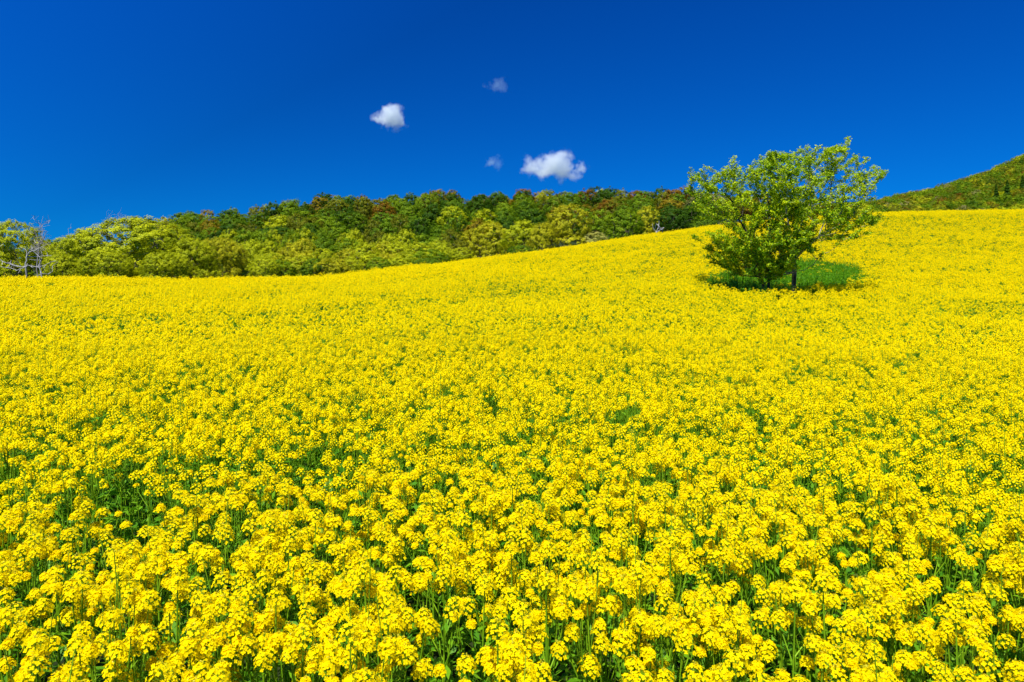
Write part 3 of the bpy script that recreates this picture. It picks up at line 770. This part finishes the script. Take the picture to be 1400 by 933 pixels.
bare('bare_tree', [(None, [(52, 378, 0), (52, 350, 0), (54, 335, 0), (50, 322, 0), (47, 313, 0)]), (2, [(58, 325, .3), (61, 316, .3)]), (2, [(53, 322, .5), (55, 312, .6)]), (1, [(46, 340, .3), (42, 332, .4)]), (2, [(60, 330, -.5), (66, 326, -.5)])],
     76, .009, 'grey leafless tree whose twiggy top rises above the white dead trees', M_GREY, twigs=150, seed=7)
bare('bare_tree', [(None, [(96, 378, 0), (96, 345, 0), (95, 332, 0), (94, 320, 0)]), (1, [(100, 335, .3), (104, 324, .3)]), (1, [(90, 336, .3), (88, 326, .3)])],
     96, .008, 'grey leafless treetop poking above the woods left of the domed tree', M_GREY, twigs=130, seed=8)
bare('bare_tree', [(None, [(168, 378, 0), (168, 330, 0), (167, 312, 0), (166, 300, 0)]), (1, [(175, 315, .3), (178, 303, .3)]), (1, [(160, 315, .3), (158, 304, .3)])],
     92, .008, 'grey leafless treetop showing just above the left shoulder of the domed tree', M_GREY, twigs=130, seed=9)
bare('dead_tree', [(None, [(897, 330, 0), (897, 318, 0), (893, 312, 0), (892, 306, 0)]), (1, [(900, 312, 0), (901, 302, 0)]), (1, [(905, 314, 0), (908, 311, 0)])],
     88, .03, 'little white dead tree at the crest before the dark green tree', twigs=5, seed=10)

# ------------------------------------------------------------------ clouds: real volumes of vapour far behind the hills
def cloud_mat(name, seed, scale, thresh, dens, size, tint):
    m = bpy.data.materials.new(name); m.use_nodes = True; t = m.node_tree; t.nodes.clear()
    tc = t.nodes.new('ShaderNodeTexCoord'); o = t.nodes.new('ShaderNodeOutputMaterial'); pv = t.nodes.new('ShaderNodeVolumePrincipled')
    pv.inputs['Color'].default_value = (*tint, 1); pv.inputs['Anisotropy'].default_value = .2
    ln = t.nodes.new('ShaderNodeVectorMath'); ln.operation = 'DIVIDE'; ln.inputs[1].default_value = size
    t.links.new(tc.outputs['Object'], ln.inputs[0])
    le = t.nodes.new('ShaderNodeVectorMath'); le.operation = 'LENGTH'; t.links.new(ln.outputs[0], le.inputs[0])
    ns = t.nodes.new('ShaderNodeTexNoise'); ns.noise_dimensions = '4D'; ns.inputs['W'].default_value = seed
    ns.inputs['Scale'].default_value = scale; ns.inputs['Detail'].default_value = 3.5; ns.inputs['Roughness'].default_value = .55
    t.links.new(tc.outputs['Object'], ns.inputs['Vector'])
    def mt(op, a_, b_, cl=False):
        n = t.nodes.new('ShaderNodeMath'); n.operation = op; n.use_clamp = cl
        for i, v in enumerate((a_, b_)):
            if hasattr(v, 'links'): t.links.new(v, n.inputs[i])
            else: n.inputs[i].default_value = v
        return n.outputs[0]
    body = mt('SUBTRACT', 1.0, le.outputs['Value'])
    d = mt('MULTIPLY', mt('SUBTRACT', mt('ADD', mt('MULTIPLY', ns.outputs['Fac'], 2.2), mt('MULTIPLY', body, .9)), thresh), 3.0, True)
    d = mt('MULTIPLY', d, mt('MULTIPLY', body, 3.0, True))
    t.links.new(mt('MULTIPLY', d, dens), pv.inputs['Density']); t.links.new(pv.outputs[0], o.inputs['Volume'])
    return m

def cloud(px, py, w_px, h_px, seed, scale, thresh, dens, label, Y=1500., tint=(.95, 1.0, .985)):
    import bmesh
    c = at(px, py, Y); sx, sz = w_px / F * Y / 2, h_px / F * Y / 2; sy = min(sx, sz * 1.6)
    bm = bmesh.new(); bmesh.ops.create_icosphere(bm, subdivisions=3, radius=1.0)
    for v in bm.verts: v.co = Vector((v.co.x * sx, v.co.y * sy, v.co.z * sz))
    me = bpy.data.meshes.new('cloud'); bm.to_mesh(me); bm.free()
    me.materials.append(cloud_mat('vapour', seed, scale, thresh, dens, (sx, sy, sz), tint))
    o = link('cloud', me, loc=tuple(c)); tag(o, label, 'cloud', 'small white clouds', 'thing')
cloud(534, 161, 60, 46, 1.3, .040, 1.42, .07, 'compact round white cloud, the one farthest to the left')
cloud(755, 229, 132, 56, 7.7, .032, 1.50, .06, 'largest white cloud, ragged and wide, just above the wooded hill')
cloud(680, 118, 56, 30, 4.1, .05, 1.54, .009, 'faint wispy cloud, the highest of the four', tint=(.78, 1.0, .96))
cloud(673, 223, 46, 30, 9.4, .05, 1.54, .012, 'tiny thin cloud just left of the largest cloud', tint=(.78, 1.0, .96))
cy.use_denoising = True
print('objects', len(scene.objects))
